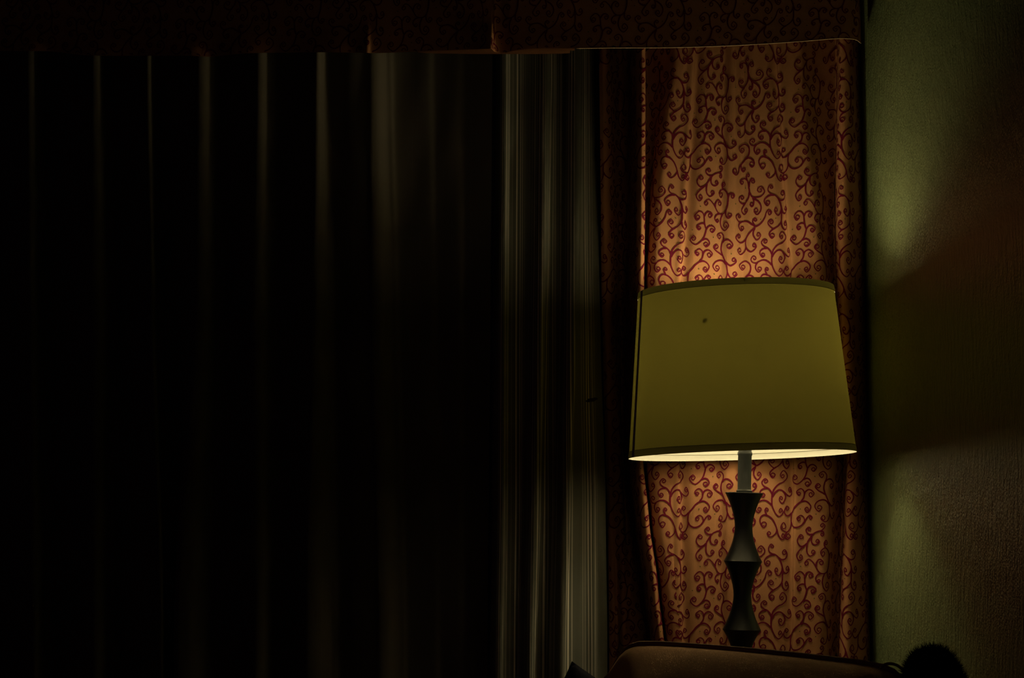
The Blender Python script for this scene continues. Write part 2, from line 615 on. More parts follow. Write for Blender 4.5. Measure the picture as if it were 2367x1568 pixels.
spray((1110, 960), (24.7, -111.8), [
    ([(1110, 960), (1080, 860), (1020, 740), (940, 670), (870, 650), (808, 600), (793, 530), (850, 440), (908, 490), (885, 520)], (868, 492)),
    ([(940, 680), (860, 680), (760, 730), (703, 820), (770, 927), (832, 850), (790, 810)], (780, 855)),
    ([(1020, 735), (1090, 785), (1180, 760), (1220, 660), (1160, 565), (1105, 620), (1135, 670)], (1155, 625)),
    ([(1110, 940), (1090, 1050), (1020, 1142), (938, 1040), (970, 965), (1003, 1010)], (975, 1030)),
    ([(1108, 960), (1140, 1060), (1205, 1092), (1275, 1010), (1235, 930), (1195, 985)], (1235, 992)),
    ([(1108, 950), (1110, 1150), (1100, 1280), (1040, 1370), (960, 1430), (890, 1452), (783, 1330), (850, 1240), (908, 1300), (868, 1345)], (858, 1300)),
    ([(960, 1430), (870, 1490), (808, 1580), (870, 1678), (928, 1610), (885, 1570)], (872, 1620)),
    ([(1100, 1290), (1120, 1400), (1195, 1467), (1262, 1380), (1210, 1265), (1175, 1330), (1205, 1370)], (1212, 1325)),
])
spray((1350, 1500), (87.3, -60.0), [
    ([(1350, 1500), (1310, 1380), (1300, 1250), (1290, 1170), (1240, 1100), (1170, 1088), (1078, 1190), (1130, 1292), (1198, 1220), (1160, 1180)], (1145, 1228)),
    ([(1305, 1200), (1340, 1120), (1410, 1090), (1484, 1150), (1430, 1227), (1398, 1185)], (1437, 1168)),
    ([(1312, 1370), (1240, 1360), (1160, 1400), (1133, 1455), (1175, 1512), (1222, 1465), (1190, 1435)], (1180, 1472)),
    ([(1350, 1500), (1400, 1430), (1480, 1413), (1552, 1480), (1490, 1567), (1440, 1520), (1470, 1485)], (1490, 1522)),
    ([(1350, 1490), (1330, 1580), (1290, 1690), (1210, 1790), (1100, 1850), (986, 1740), (1060, 1645), (1112, 1700), (1075, 1752)], (1062, 1705)),
    ([(1250, 1755), (1330, 1720), (1400, 1750), (1428, 1830), (1350, 1902), (1298, 1840), (1340, 1800)], (1352, 1848)),
])
spray((1200, 880), (72.0, 16.0), [
    ([(1200, 880), (1260, 800), (1280, 720), (1260, 630), (1190, 588), (1103, 660), (1150, 742), (1192, 690), (1150, 665)], (1148, 698)),
    ([(1275, 745), (1310, 650), (1400, 608), (1498, 690), (1430, 777), (1388, 730)], (1435, 712)),
    ([(1195, 885), (1290, 865), (1380, 910), (1428, 1000), (1350, 1117), (1293, 1050), (1340, 1000), (1372, 1040)], (1342, 1052)),
    ([(1200, 880), (1110, 950), (1040, 1040), (965, 1130), (945, 1260), (945, 1380), (920, 1470), (860, 1545), (790, 1550), (690, 1460), (750, 1345), (800, 1400)], (748, 1440)),
    ([(960, 1120), (900, 1180), (830, 1190), (770, 1110), (830, 980), (888, 1020), (850, 1068)], (838, 1035)),
    ([(950, 1330), (990, 1410), (1090, 1455), (1210, 1410), (1282, 1320), (1270, 1230), (1200, 1185), (1112, 1250), (1155, 1308), (1190, 1265)], (1155, 1252)),
    ([(1230, 1400), (1290, 1320), (1350, 1230), (1410, 1185), (1462, 1230), (1425, 1272)], (1430, 1232)),
    ([(845, 1548), (800, 1620), (805, 1690), (860, 1717), (926, 1660), (885, 1600)], (870, 1655)),
])
spray((1740, 640), (127.0, -5.0), [
    ([(1745, 650), (1720, 540), (1740, 420), (1780, 320), (1782, 240), (1710, 168), (1612, 230), (1670, 307), (1708, 260)], (1672, 248)),
    ([(1758, 395), (1810, 345), (1890, 338), (1970, 400), (1998, 470), (1925, 547), (1867, 490), (1910, 440)], (1922, 490)),
    ([(1765, 690), (1680, 640), (1590, 590), (1528, 510), (1585, 438), (1642, 490), (1600, 537)], (1588, 492)),
    ([(1740, 635), (1790, 750), (1840, 860), (1870, 1000), (1875, 1130), (1830, 1250), (1760, 1292), (1658, 1230), (1710, 1148), (1748, 1190)], (1705, 1218)),
    ([(1850, 850), (1900, 912), (1960, 937), (2078, 840), (2025, 760), (1983, 810)], (2028, 808)),
    ([(1840, 900), (1770, 820), (1680, 803), (1570, 850), (1518, 950), (1600, 1057), (1678, 980), (1635, 930)], (1618, 980)),
    ([(1875, 1080), (1920, 1180), (1980, 1222), (2094, 1140), (2050, 1080), (2000, 1120)], (2045, 1132)),
])
spray((1350, 440), (87.3, -168.0), [
    ([(1350, 440), (1420, 330), (1490, 240), (1580, 190), (1680, 160), (1748, 70), (1700, 8), (1648, 50)], (1690, 55)),
    ([(1640, 175), (1710, 200), (1722, 260), (1690, 292), (1655, 265)], (1684, 252)),
    ([(1480, 250), (1400, 252), (1340, 210), (1323, 150), (1390, 90), (1432, 140), (1395, 168)], (1388, 135)),
    ([(1455, 275), (1440, 380), (1470, 460), (1540, 487), (1624, 420), (1580, 363), (1545, 405)], (1580, 412)),
    ([(1350, 445), (1290, 500), (1210, 522), (1140, 450), (1128, 370), (1200, 258), (1262, 310), (1220, 352)], (1208, 312)),
    ([(1350, 455), (1240, 550), (1150, 640), (1113, 730), (1180, 842), (1248, 770), (1210, 705), (1178, 750)], (1203, 765)),
    ([(1355, 430), (1340, 580), (1360, 680), (1430, 737), (1528, 650), (1480, 603), (1450, 650)], (1484, 658)),
])
spray((1900, 740), (143.0, -136.5), [
    ([(1900, 745), (1870, 640), (1800, 560), (1740, 550), (1658, 640), (1710, 737), (1752, 670)], (1710, 662)),
    ([(1775, 552), (1740, 480), (1740, 430), (1785, 378), (1822, 440), (1790, 475)], (1783, 440)),
    ([(1895, 780), (1920, 690), (1980, 653), (2038, 700), (2000, 772), (1968, 735)], (2002, 718)),
    ([(1900, 730), (1890, 880), (1850, 1030), (1790, 1100), (1700, 1120), (1620, 1080), (1560, 980), (1500, 880), (1430, 810), (1380, 798), (1303, 880), (1340, 937), (1382, 890)], (1345, 875)),
    ([(1560, 970), (1560, 890), (1610, 810), (1660, 803), (1718, 860), (1690, 922)], (1675, 868)),
    ([(1695, 1112), (1600, 1140), (1548, 1230), (1605, 1322), (1652, 1275), (1620, 1250)], (1612, 1282)),
    ([(1760, 1110), (1715, 1210), (1700, 1330), (1740, 1450), (1820, 1507), (1908, 1400), (1840, 1308), (1788, 1370)], (1838, 1395)),
    ([(1845, 1035), (1840, 1150), (1900, 1232), (1978, 1160), (1930, 1118)], (1932, 1168)),
])
spray((365, 480), (-51.3, -157.8), [
    ([(360, 500), (350, 380), (310, 290), (240, 248), (123, 320), (180, 382), (222, 330), (195, 305)], (178, 338)),
    ([(312, 295), (302, 200), (345, 145), (378, 190)], (348, 190)),
    ([(365, 470), (385, 340), (440, 258), (493, 330), (470, 370)], (458, 325)),
    ([(365, 470), (380, 590), (440, 690), (530, 702), (640, 670), (714, 560), (630, 448), (553, 520), (580, 577)], (612, 530)),
    ([(368, 570), (350, 700), (270, 820), (200, 920), (168, 1000), (240, 1082), (322, 1000), (285, 950), (248, 990)], (275, 1005)),
    ([(260, 825), (190, 832), (110, 780), (98, 720), (170, 650), (232, 690), (190, 732)], (175, 702)),
    ([(440, 690), (470, 800), (455, 890), (418, 917), (383, 860), (420, 828)], (422, 870)),
    ([(480, 735), (570, 800), (628, 900), (620, 1010), (540, 1102), (473, 1020), (520, 950), (552, 990)], (522, 1018)),
])
spray((635, 830), (0, 0), [
    ([(520, 1295), (490, 1230), (473, 1170), (510, 1123), (547, 1165)], (515, 1168)),
    ([(545, 1300), (460, 1280), (390, 1320), (363, 1420), (440, 1567), (508, 1480), (465, 1440)], (445, 1500)),
    ([(480, 1283), (560, 1310), (650, 1390), (718, 1522), (738, 1602), (708, 1702), (598, 1774), (525, 1702), (568, 1652), (602, 1685)], (565, 1700)),
    ([(736, 1580), (788, 1752), (868, 1834), (927, 1762), (878, 1700), (856, 1742)], (888, 1758)),
])
DOTS = [((1200, 880), (72, 16), [(1030, 140), (1515, 312), (1190, 1043), (1547, 1157), (670, 460)]),
        ((1740, 640), (127, -5), [(1965, 662)]),
        ((1350, 1500), (87.3, -60), [(1207, 968), (590, 1240)]),
        ((1900, 740), (143, -136.5), [(2065, 897)]),
        ((365, 480), (-51.3, -157.8), [(275, 470), (620, 1208)])]


def stroke_ribbons(step):
    """-> list of (left points, right points) of one repeat in cloth units."""
    res = []
    for (ax, ay), (ox, oy), strokes in SPRAYS:
        for pts, c in strokes:
            P = np.array(pts, float)
            c = np.array(c, float)
            a0, a1 = P[-2] - c, P[-1] - c
            sgn = math.copysign(1, a0[0] * a1[1] - a0[1] * a1[0])
            r, th = np.hypot(*a1), math.atan2(a1[1], a1[0])
            extra = []
            for k in range(1, 6):
                q = k / 5
                rr = r * (1 - 0.72 * q)
                tt = th + sgn * q * 4.4
                extra.append(c + rr * np.array([math.cos(tt), math.sin(tt)]))
            P = np.vstack([P, extra])
            C = catmull(P, 16)
            C = (C - np.array([ax, ay])) / 9.8 + np.array([ox, oy])
            s = np.concatenate([[0], np.cumsum(np.linalg.norm(np.diff(C, axis=0), axis=1))])
            n = max(8, int(s[-1] / step))
            q = np.linspace(0, s[-1], n)
            C = np.stack([np.interp(q, s, C[:, 0]), np.interp(q, s, C[:, 1])], 1)
            T = np.gradient(C, axis=0)
            T /= np.linalg.norm(T, axis=1, keepdims=True) + 1e-9
            Nn = np.stack([-T[:, 1], T[:, 0]], 1)
            w = 1.62 - 0.50 * (q / s[-1])
            w = w + 0.25 * np.exp(-((q / s[-1] - 0.12) / 0.2) ** 2)
            w[0] *= 0.5
            w[-1] *= 0.8
            res.append((C + Nn * w[:, None], C - Nn * w[:, None]))
    return res


def print_on(cloth, V, Fc, uv, u_off, z_ref, step, off):
    """Append the scroll print as faces of the cloth's own mesh. -> V, faces, uv, material index"""
    ribs = stroke_ribbons(step)
    vs, fs, mi, uvs = [V], [f for f in Fc.tolist()], [0] * len(Fc), [uv]
    base = len(V)
    un = cloth.unit
    i0 = int(math.floor((cloth.s0 / un - u_off) / TW)) - 1
    i1 = int(math.ceil((cloth.s1 / un - u_off) / TW)) + 1
    j0 = int(math.floor((z_ref - cloth.zs.max()) / un / TH)) - 1
    j1 = int(math.ceil((z_ref - cloth.zs.min()) / un / TH)) + 1
    for j in range(j0, j1 + 1):
        for i in range(i0, i1 + 1):
            for L, R in ribs:
                pu = np.concatenate([L[:, 0], R[:, 0]]) + i * TW + u_off
                pv = np.concatenate([L[:, 1], R[:, 1]]) + j * TH
                P, ok = cloth.at(pu * un, z_ref - pv * un, off)
                n = len(L)
                okp = ok[:n] & ok[n:]
                if not okp.any():
                    continue
                vs.append(P)
                uvs.append(np.stack([pu * un, z_ref - pv * un], 1))
                for k in range(n - 1):
                    if okp[k] and okp[k + 1]:
                        fs.append([base + k, base + k + 1, base + n + k + 1, base + n + k])
                        mi.append(1)
                base += 2 * n
            for (ax, ay), (ox, oy), ds in DOTS:
                for dx, dy in ds:
                    cu, cv = (dx - ax) / 9.8 + ox + i * TW + u_off, (dy - ay) / 9.8 + oy + j * TH
                    ang = np.linspace(0, 2 * np.pi, 8, endpoint=False)
                    P, ok = cloth.at((cu + 1.35 * np.cos(ang)) * un, z_ref - (cv + 1.35 * np.sin(ang)) * un, off)
                    if ok.all():
                        vs.append(P)
                        uvs.append(np.stack([cu + 0 * ang, cv + 0 * ang], 1))
                        fs.append([base + k for k in range(8)])
                        mi.append(2)
                        base += 8
    return np.vstack(vs), fs, np.vstack(uvs), mi


# ------------------------------------------------------------------ the patterned drape
YD = 3.80


def drape_row(hem, ridge, gap, sh, dl, dr, rsh, rval, rridge, rend, amp=1.0, deep=0.0, hf=0.0):
    """hem .. rend are image columns; forward distances in metres."""
    a = amp
    L = [
        (hem, -.006 - hf * 1.15), (hem + 9, .0 - hf * 1.15), (hem + 19, -.006 - hf * 1.15), (hem + 34, -.035 - hf * .5), (hem + (ridge - hem) * .45, -.05 - hf * .4), (ridge - 40, -.035 - hf * .3),
        (ridge - 29, .036), (ridge - 20, .078), (ridge - 8, .096), (ridge, .091), (ridge + .5, .076), (ridge - 1, .054),
        (gap, .032 - deep), ((gap + sh) / 2, .046 - deep * .5), (sh, .076), (sh + 16, .089), (sh + 34, .090),
    ]
    L += [(dl - 16, .088), (dl - 6, .0895), (dl - 1, .0885), (dl + 3, .0825), (dl + 9, .082), (dl + 24, .087)]
    mid0, mid1 = dl + 34, dl + (dr - dl) * .36
    L += [(mid0, .088), (mid1 - 14, .087 - .003 * a), (mid1, .087 - .008 * a), (mid1 + 16, .087 - .002 * a), (1700, .088 - .002 * a),
          (1716, .087 - .007 * a), (1736, .088 - .001 * a)]
    L += [(dr - 50, .089), (dr - 24, .087), (dr - 9, .082), (dr - 3, .0825), (dr + 1, .0885), (dr + 6, .0895), (dr + 20, .088)]
    L += [(rsh - 16, .087), (rsh, .076), ((rsh + rval) / 2, .052), (rval, .034), (rval + 3, .040), (rval + 6, .062), (rridge, .077), (rridge + 10, .080), (rridge + 22, .074),
          (rend - 12, .050), (rend - 4, .030), (rend, .006), (rend - 3, -.03)]
    return L


DK = {
    60: drape_row(1384, 1491, 1493, 1552, 1610, 1788, 1862, 1932, 1943, 1986, 1.6),
    130: drape_row(1385, 1491, 1493, 1546, 1606, 1796, 1866, 1932, 1944, 1987, 1.6),
    300: drape_row(1387, 1491, 1493, 1524, 1596, 1806, 1876, 1930, 1943, 1991, 1.5),
    500: drape_row(1389, 1490, 1491, 1505, 1583, 1818, 1896, 1927, 1941, 1996, 1.2),
    640: drape_row(1390, 1488, 1489, 1498, 1573, 1831, 1909, 1929, 1943, 1998, 1.0),
    850: drape_row(1395, 1487, 1488, 1496, 1571, 1833, 1920, 1940, 1953, 2002, 1.0, hf=0.012),
    1070: drape_row(1401, 1486, 1487, 1495, 1570, 1835, 1930, 1951, 1962, 2005, 1.0, hf=0.04),
    1200: drape_row(1405, 1499, 1500, 1508, 1571, 1835, 1922, 1946, 1958, 2007, 1.2, hf=0.06),
    1350: drape_row(1407, 1519, 1520, 1528, 1572, 1834, 1915, 1940, 1953, 2009, 1.4, hf=0.07),
    1500: drape_row(1408, 1535, 1536, 1544, 1578, 1833, 1910, 1935, 1950, 2011, 1.5, hf=0.072),
    2000: drape_row(1412, 1540, 1541, 1549, 1582, 1835, 1912, 1937, 1955, 2018, 1.5, hf=0.072),
}
ZTOP = ptz(60, YD) + 0.05
drape = Cloth(DK, YD, 0.02, ZTOP, 150, 560, ref_px=1700, wobble=0.0006)
V, Fc, uv = drape.mesh()
ZREF = ptz(589.8, YD - 0.088)
V, fs, uv, mi = print_on(drape, V, Fc, uv, 88.3, ZREF, 1.5, 0.0009)
drape_o = link_mesh("drape", V, fs, [M_FABRIC, M_PRINT, M_DOT], uvs=uv, midx=mi)
tag(drape_o, "tan drape printed with crimson scrolling vines hanging behind the lit lamp", "curtain")

# ------------------------------------------------------------------ dark plain curtain at the left
YC = 3.845


def fold_row(strips, x0, x1, amp0):
    """strips: (left, right) columns of the right-facing flanks."""
    L = [(x0, 0.02)]
    prev = x0
    for k, (a, b) in enumerate(strips):
        full = amp0 if a < 840 else amp0 * .62
        amp = full
        L += [(prev + (a - prev) * .45, .016), (a - 10, amp * .86), (a, amp), (a + (b - a) * .35, amp * .9), (b - (b - a) * .2, amp * .2), (b, .004), (b + 9, .0)]
        prev = b + 9
    L += [(prev + (x1 - prev) * q, w) for q, w in ((.15, .004), (.35, .013), (.42, .0135), (.65, .028), (.72, .0285), (.93, .050), (1.0, .058))]
    return L


S_TOP = [(-90, -60), (64, 90), (214, 246), (340, 356), (458, 502), (596, 630), (732, 752), (858, 902)]
S_MID = [(-90, -58), (70, 96), (216, 262), (350, 366), (456, 512), (588, 634), (726, 766), (862, 916)]
S_BOT = [(-90, -56), (76, 108), (216, 254), (372, 388), (412, 502), (592, 640), (710, 776), (878, 934)]
CK = {60: fold_row(S_TOP, -160, 1138, .045), 150: fold_row(S_TOP, -160, 1138, .045), 700: fold_row(S_MID, -160, 1134, .05),
      1450: fold_row(S_BOT, -160, 1127, .055), 2200: fold_row(S_BOT, -160, 1118, .055)}
cl = Cloth(CK, YC, 0.02, ptz(60, YC) + 0.05, 90, 420, wobble=0.0010)
V, Fc, uv = cl.mesh()
tag(link_mesh("plain_curtain", V, Fc, [M_DARKCURTAIN], uvs=uv),
    "wide unlit grey brown curtain in straight vertical folds, filling the left half", "curtain")

# ------------------------------------------------------------------ striped sheer beside the drape
YS = 3.795


def sheer_row(o, r1, r2, r3, r4, end, back=0.0):
    """columns of the folds whose flanks face the lamp"""
    L = [(o, .0), (o + 12, .010), (o + 24, .014), (o + 34, .006),
         ((o + 34 + r1) / 2 - 4, .008), (r1 - 24, .018), (r1 - 10, .029), (r1, .032), (r1 + 8, .026), (r1 + 14, .010),
         (r1 + 22, .002), (r2 - 36, .006), (r2 - 22, .028), (r2 - 8, .041), (r2 + 4, .043), (r2 + 9, .033),
         (r2 + (r3 - r2) * .74, .025), (r3, .022), ((r3 + r4) / 2, .015), (r4, .016), (r4 + 9, .008), (end, .002), (end + 5, -.004)]
    return [(a, b - back) for a, b in L]


SK = {
    60: sheer_row(1146, 1266, 1338, 1356, 1365, 1376, .066),
    150: sheer_row(1146, 1266, 1338, 1356, 1365, 1376, .066),
    300: sheer_row(1145, 1262, 1336, 1355, 1366, 1377, .052),
    550: sheer_row(1143, 1258, 1333, 1354, 1368, 1379, .020),
    800: sheer_row(1141, 1250, 1326, 1354, 1372, 1384),
    1150: sheer_row(1139, 1240, 1312, 1346, 1376, 1395, -.018),
    1500: sheer_row(1134, 1228, 1300, 1338, 1374, 1399, -.022),
    2100: sheer_row(1126, 1216, 1286, 1330, 1372, 1402, -.022),
}
st = Cloth(SK, YS, 0.02, ptz(60, YS) + 0.05, 90, 320, wobble=0.0008)
V, Fc, uv = st.mesh()
sheer_o = link_mesh("striped_sheer", V, Fc, [M_SHEER], uvs=uv)
tag(sheer_o, "pale sheer curtain with fine vertical stripes, gathered just left of the patterned drape", "curtain")
# a small dark mark on the sheer
bm = bmesh.new()
c = pt(1367, 925, YS - 0.052)
for dx, r in ((0, .0065), (.007, .0045), (-.006, .004)):
    bmesh.ops.create_icosphere(bm, subdivisions=2, radius=r, matrix=Matrix.Translation(c + Vector((dx, 0, dx * .35))) @ Matrix.Diagonal((1.3, .35, .55, 1)))
s_o = link_bm("stain", bm, M_STAIN, sheer_o)
s_o["label"] = "small dark mark on the sheer"

# ------------------------------------------------------------------ valance across the top
YV = 3.585
ZV0, ZV1 = ptz(100, YV), ptz(-160, YV)
# bottom edge rows measured along the photo: (column, row, forward)
VB = [(-200, 118, .0), (60, 118, .006), (120, 119, .0), (200, 128, .004), (330, 129, .0), (440, 129, .006), (490, 131, .0), (560, 124, .005), (640, 122, .0), (760, 121, .006),
      (826, 122, .003), (848, 122, .008), (858, 123, .002), (900, 122, .0), (970, 119, .0), (1050, 116, .004), (1104, 114, .010), (1128, 113, .030), (1137, 114, .028), (1141, 118, .004),
      (1150, 122, -.002), (1168, 122, -.002), (1190, 117, .004), (1240, 112, .006), (1330, 112, .006), (1420, 111, .002), (1560, 110, .004), (1660, 107, .002), (1760, 102, .004), (1850, 96, .004), (1940, 89, .002),
      (1966, 90, -.004), (1978, 92, -.014), (1985, 96, -.03), (1988, 99, -.06), (1990, 100, -.12)]
xs_ctrl = np.array([(p[0], p[1], p[2]) for p in VB], float)
cv = catmull(xs_ctrl, 8)
NV = 26
rows = []
for k in range(NV):
    t = k / (NV - 1)
    row = []
    for px, py, fw in cv:
        y = YV - (fw if fw < 0 else fw * math.exp(-(t / .15) ** 2))
        zb = ptz(py, y)
        z = zb + (ZV1 - zb) * t
        row.append((ptx(px, y, zb) , y, z))
    rows.append(row)
G = np.array(rows)


class GridCloth(Cloth):
    def __init__(self, G, unit=0.000832):
        self.unit = unit
        self.grid = G
        self.nrow, self.ncol = G.shape[:2]
        d = np.linalg.norm(np.diff(G[0], axis=0), axis=1)
        u = np.concatenate([[0], np.cumsum(d)])
        self.ugrid = np.repeat(u[None], self.nrow, 0)
        self.s0, self.s1 = u[0], u[-1]
        du = np.gradient(G, axis=1)
        dz = np.gradient(G, axis=0)
        n = np.cross(du, dz)
        n /= np.linalg.norm(n, axis=2, keepdims=True) + 1e-12
        if n[:, :, 1].mean() > 0:
            n = -n
        self.normal = n
        self.zs = G[:, :, 2].mean(1)


# resample the columns to an even spacing along the cloth
d = np.concatenate([[0], np.cumsum(np.linalg.norm(np.diff(G[0], axis=0), axis=1))])
ue = np.linspace(0, d[-1], 900)
G = np.stack([np.stack([np.interp(ue, d, G[r, :, a]) for a in range(3)], 1) for r in range(NV)])
vc = GridCloth(G)
V, Fc, uv = vc.mesh()
V, fs, uv, mi = print_on(vc, V, Fc, uv, 40.0, ZV0 - 0.03, 3.0, 0.0009)
val = tag(empty("valance", (0, YV, ZV0)), "dark printed fabric valance with a pleat, running across above both curtains", "valance")
link_mesh("fabric_panel", V, fs, [M_FABRIC, M_PRINT, M_DOT], val, uvs=uv, midx=mi)
# pale edge binding from the pleat to the right end
bm = bmesh.new()
edge = [Vector(p) + Vector((0, -0.0005, 0)) for p in G[0] if p[0] > ptx(1330, YV, ZV0)]
tube_bm(bm, edge[::3] + [edge[-1]], 0.00065, 6)
h = link_bm("edge_binding", bm, M_PIPING_PALE, val)
h["label"] = "thin pale edge binding"
# turned-under hems of the box pleat, seen from below
bm = bmesh.new()
for (pxs, y) in (([(966, 121), (985, 123), (1040, 124), (1100, 125), (1168, 125)], YV + 0.085), ([(1166, 123), (1190, 117), (1250, 117), (1300, 117), (1328, 117)], YV + 0.07), ([(1160, 125), (1240, 125), (1300, 124), (1318, 123)], YV + 0.10)):
    P = catmull(np.array(pxs, float), 8)
    lo = [bm.verts.new(pt(px, py, y)) for px, py in P]
    hi = [bm.verts.new(pt(px, py, y) + Vector((0, 0.002, 0.07))) for px, py in P]
    for k in range(len(P) - 1):
        bm.faces.new((lo[k], lo[k + 1], hi[k + 1], hi[k]))
link_bm("pleat_underlay", bm, M_FABRIC, val)
# board carrying the valance and curtains
bm = bmesh.new()
box_bm(bm, (-1.95, YV + 0.03, ZV1 - 0.02), (ptx(1985, YV, ZV1) - 0.01, WALLY, ZV1), 0.002)
link_bm("mounting_board", bm, M_FRAME, val, smooth=False)

# ------------------------------------------------------------------ table lamp
YL = 3.50
UN = YL / F  # metres per photo pixel near the lamp
lamp = tag(empty("table_lamp", pt(1711, 1618, YL)), "lit table lamp with olive drum shade and black hourglass base before the patterned drape", "lamp")


def lean_axis(p_lo, p_hi):
    """points (px,py) -> axis(h) with h an image row; circles level in the tilted frame"""
    a, b = pt(*p_lo, YL), pt(*p_hi, YL)
    dirv = (b - a).normalized()
    ex = Vector((1, 0, 0))
    ex = (ex - dirv * ex.dot(dirv)).normalized()
    ey = dirv.cross(ex)

    def axis(row):
        z = ptz(row, YL)
        t = (z - a.z) / (b.z - a.z)
        return a + (b - a) * t, ex, ey
    return axis


ax_body = lean_axis((1714.5, 1455), (1722, 1045))
ax_shade = lean_axis((1715, 1053), (1700, 672))


def mpx(v):
    return v * UN * 1.008


def hour(y0, y1, rmax, rmin, y0r=None, n=14):
    """one concave bay between two sharp belts"""
    out = []
    for k in range(n + 1):
        t = k / n
        c = abs(2 * t - 1)
        r = rmin + (rmax - rmin) * (c ** 1.75)
        out.append((y0 + (y1 - y0) * t, r))
    return out


prof = [(1618, 52), (1612, 54), (1604, 52), (1596, 44)] + [(1590, 30)] + [(h_, r_) for h_, r_ in hour(1580, 1456, 43.5, 20)][3:] + \
       hour(1456, 1298, 43.5, 20)[1:] + hour(1298, 1141, 43, 20)[1:]
prof = [(h_, mpx(r_)) for h_, r_ in prof]
bm = bmesh.new()
lathe_bm(bm, prof, ax_body, 72, cap0=True)
lathe_bm(bm, [(1141, mpx(43)), (1139.5, mpx(42.5)), (1139.5, mpx(10))], ax_body, 72)
body = link_bm("lamp_base", bm, M_BLACK, lamp)
body.data.set_sharp_from_angle(angle=math.radians(35))
bm = bmesh.new()
lathe_bm(bm, [(1140, mpx(17.2)), (1138, mpx(18)), (1135, mpx(18)), (1133.5, mpx(16.2)), (1131, mpx(15.4)), (1054, mpx(15.6)), (1052, mpx(16.9)), (1047, mpx(16.9)), (1045, mpx(15.4)), (1040, mpx(15.2)), (1036, mpx(9))], ax_body, 48, cap1=True)
t_o = link_bm("neck_tube", bm, M_TUBE, lamp)
t_o.data.set_sharp_from_angle(angle=math.radians(40))
t_o["label"] = "grey metal neck tube"
# socket, bulb, harp, finial
bulb_c = pt(1750, 794, YL + 0.097)
sock_a = ax_body(1036)[0]
bm = bmesh.new()
tube_bm(bm, [sock_a, sock_a + Vector((0, 0, .04)), sock_a.lerp(bulb_c, .45), sock_a.lerp(bulb_c, .70)], [.011, .016, .017, .016], 20)
link_bm("bulb_socket", bm, M_BRASS, lamp)
bm = bmesh.new()
bd = (bulb_c - sock_a).normalized()
q = bd.to_track_quat('Z', 'Y').to_matrix()


def ax_bulb(h):
    return bulb_c + bd * h, q @ Vector((1, 0, 0)), q @ Vector((0, 1, 0))


lathe_bm(bm, [(-.058, .013), (-.046, .015), (-.036, .021), (-.024, .0255), (-.008, .027), (.012, .027), (.028, .0255), (.040, .021), (.048, .013), (.051, .006)], ax_bulb, 20, cap0=True, cap1=True)
link_bm("light_bulb", bm, M_BULB, lamp)
bm = bmesh.new()
top_c = ax_shade(676)[0]
harp = []
for k in range(25):
    a = math.pi * k / 24
    harp.append(sock_a.lerp(top_c, math.sin(a) ** .7 if 0 < k < 24 else 0) + Vector((-math.cos(a) * .058 * (1 if 0 < k < 24 else .2), 0, .01)))
tube_bm(bm, harp, .0013, 6)
link_bm("harp", bm, M_BRASS, lamp)
bm = bmesh.new()
lathe_bm(bm, [(676, .004), (670, .010), (664, .006), (656, .008), (650, .002)], ax_shade, 20, True, True)
link_bm("finial", bm, M_BRASS, lamp)
# shade
YB, YT = 1053.5, 672.0
RB, RT = mpx(259), mpx(224.5)


def shade_r(row):
    return RT + (RB - RT) * (row - YT) / (YB - YT)


c_, ex, ey = ax_shade(763)
px_off = (1607 - 1703.5) * UN
rr = shade_r(763)
ang0 = -math.acos(px_off / rr)
mark_p = c_ + (ex * math.cos(ang0) + ey * math.sin(ang0)) * rr
M_SHADE = shade_mat("olive_linen_shade", (0.0232, 0.0200, 0.0037), tuple(mark_p))
bm = bmesh.new()
rowsS = np.linspace(YB - 15, YT + 14, 24)
lathe_bm(bm, [(r, shade_r(r)) for r in rowsS], ax_shade, 96)
bmesh.ops.recalc_face_normals(bm, faces=bm.faces[:])
# normals outward
f0 = bm.faces[:][0]
if f0.normal.dot(f0.calc_center_median() - ax_shade(900)[0]) < 0:
    bmesh.ops.reverse_faces(bm, faces=bm.faces[:])


def link_raw(name, bm, mat, parent):
    me = bpy.data.meshes.new(name)
    bm.to_mesh(me)
    bm.free()
    me.materials.append(mat)
    me.polygons.foreach_set("use_smooth", np.ones(len(me.polygons), dtype=bool))
    o = bpy.data.objects.new(name, me)
    COL.objects.link(o)
    bpy.context.view_layer.update()
    o.parent = parent
    o.matrix_parent_inverse = parent.matrix_world.inverted()
    return o


shade_o = link_raw("lamp_shade", bm, M_SHADE, lamp)
shade_o["label"] = "olive cloth shade glowing faintly"


def hem(r0, r1, name):
    bm = bmesh.new()
    o_ = 0.0004
    lathe_bm(bm, [(r0, shade_r(r0) + o_), ((r0 + r1) / 2, shade_r((r0 + r1) / 2) + o_ * 2.5), (r1, shade_r(r1) + o_)], ax_shade, 96)
    bmesh.ops.recalc_face_normals(bm, faces=bm.faces[:])
    f0 = bm.faces[:][0]
    if f0.normal.dot(f0.calc_center_median() - ax_shade(900)[0]) < 0:
        bmesh.ops.reverse_faces(bm, faces=bm.faces[:])
    link_raw(name, bm, M_HEM, shade_o)["label"] = "darker cloth trim band"


hem(YB, YB - 16, "trim_band")
hem(YT + 15, YT, "trim_band")
# wire spider holding the shade to the harp
bm = bmesh.new()
c0, ex, ey = ax_shade(680)
for k in range(3):
    a = 2 * math.pi * k / 3 + .5
    tube_bm(bm, [c0, c0 + (ex * math.cos(a) + ey * math.sin(a)) * (shade_r(680) - .001)], .0012, 6)
link_bm("shade_spider", bm, M_BRASS, shade_o)
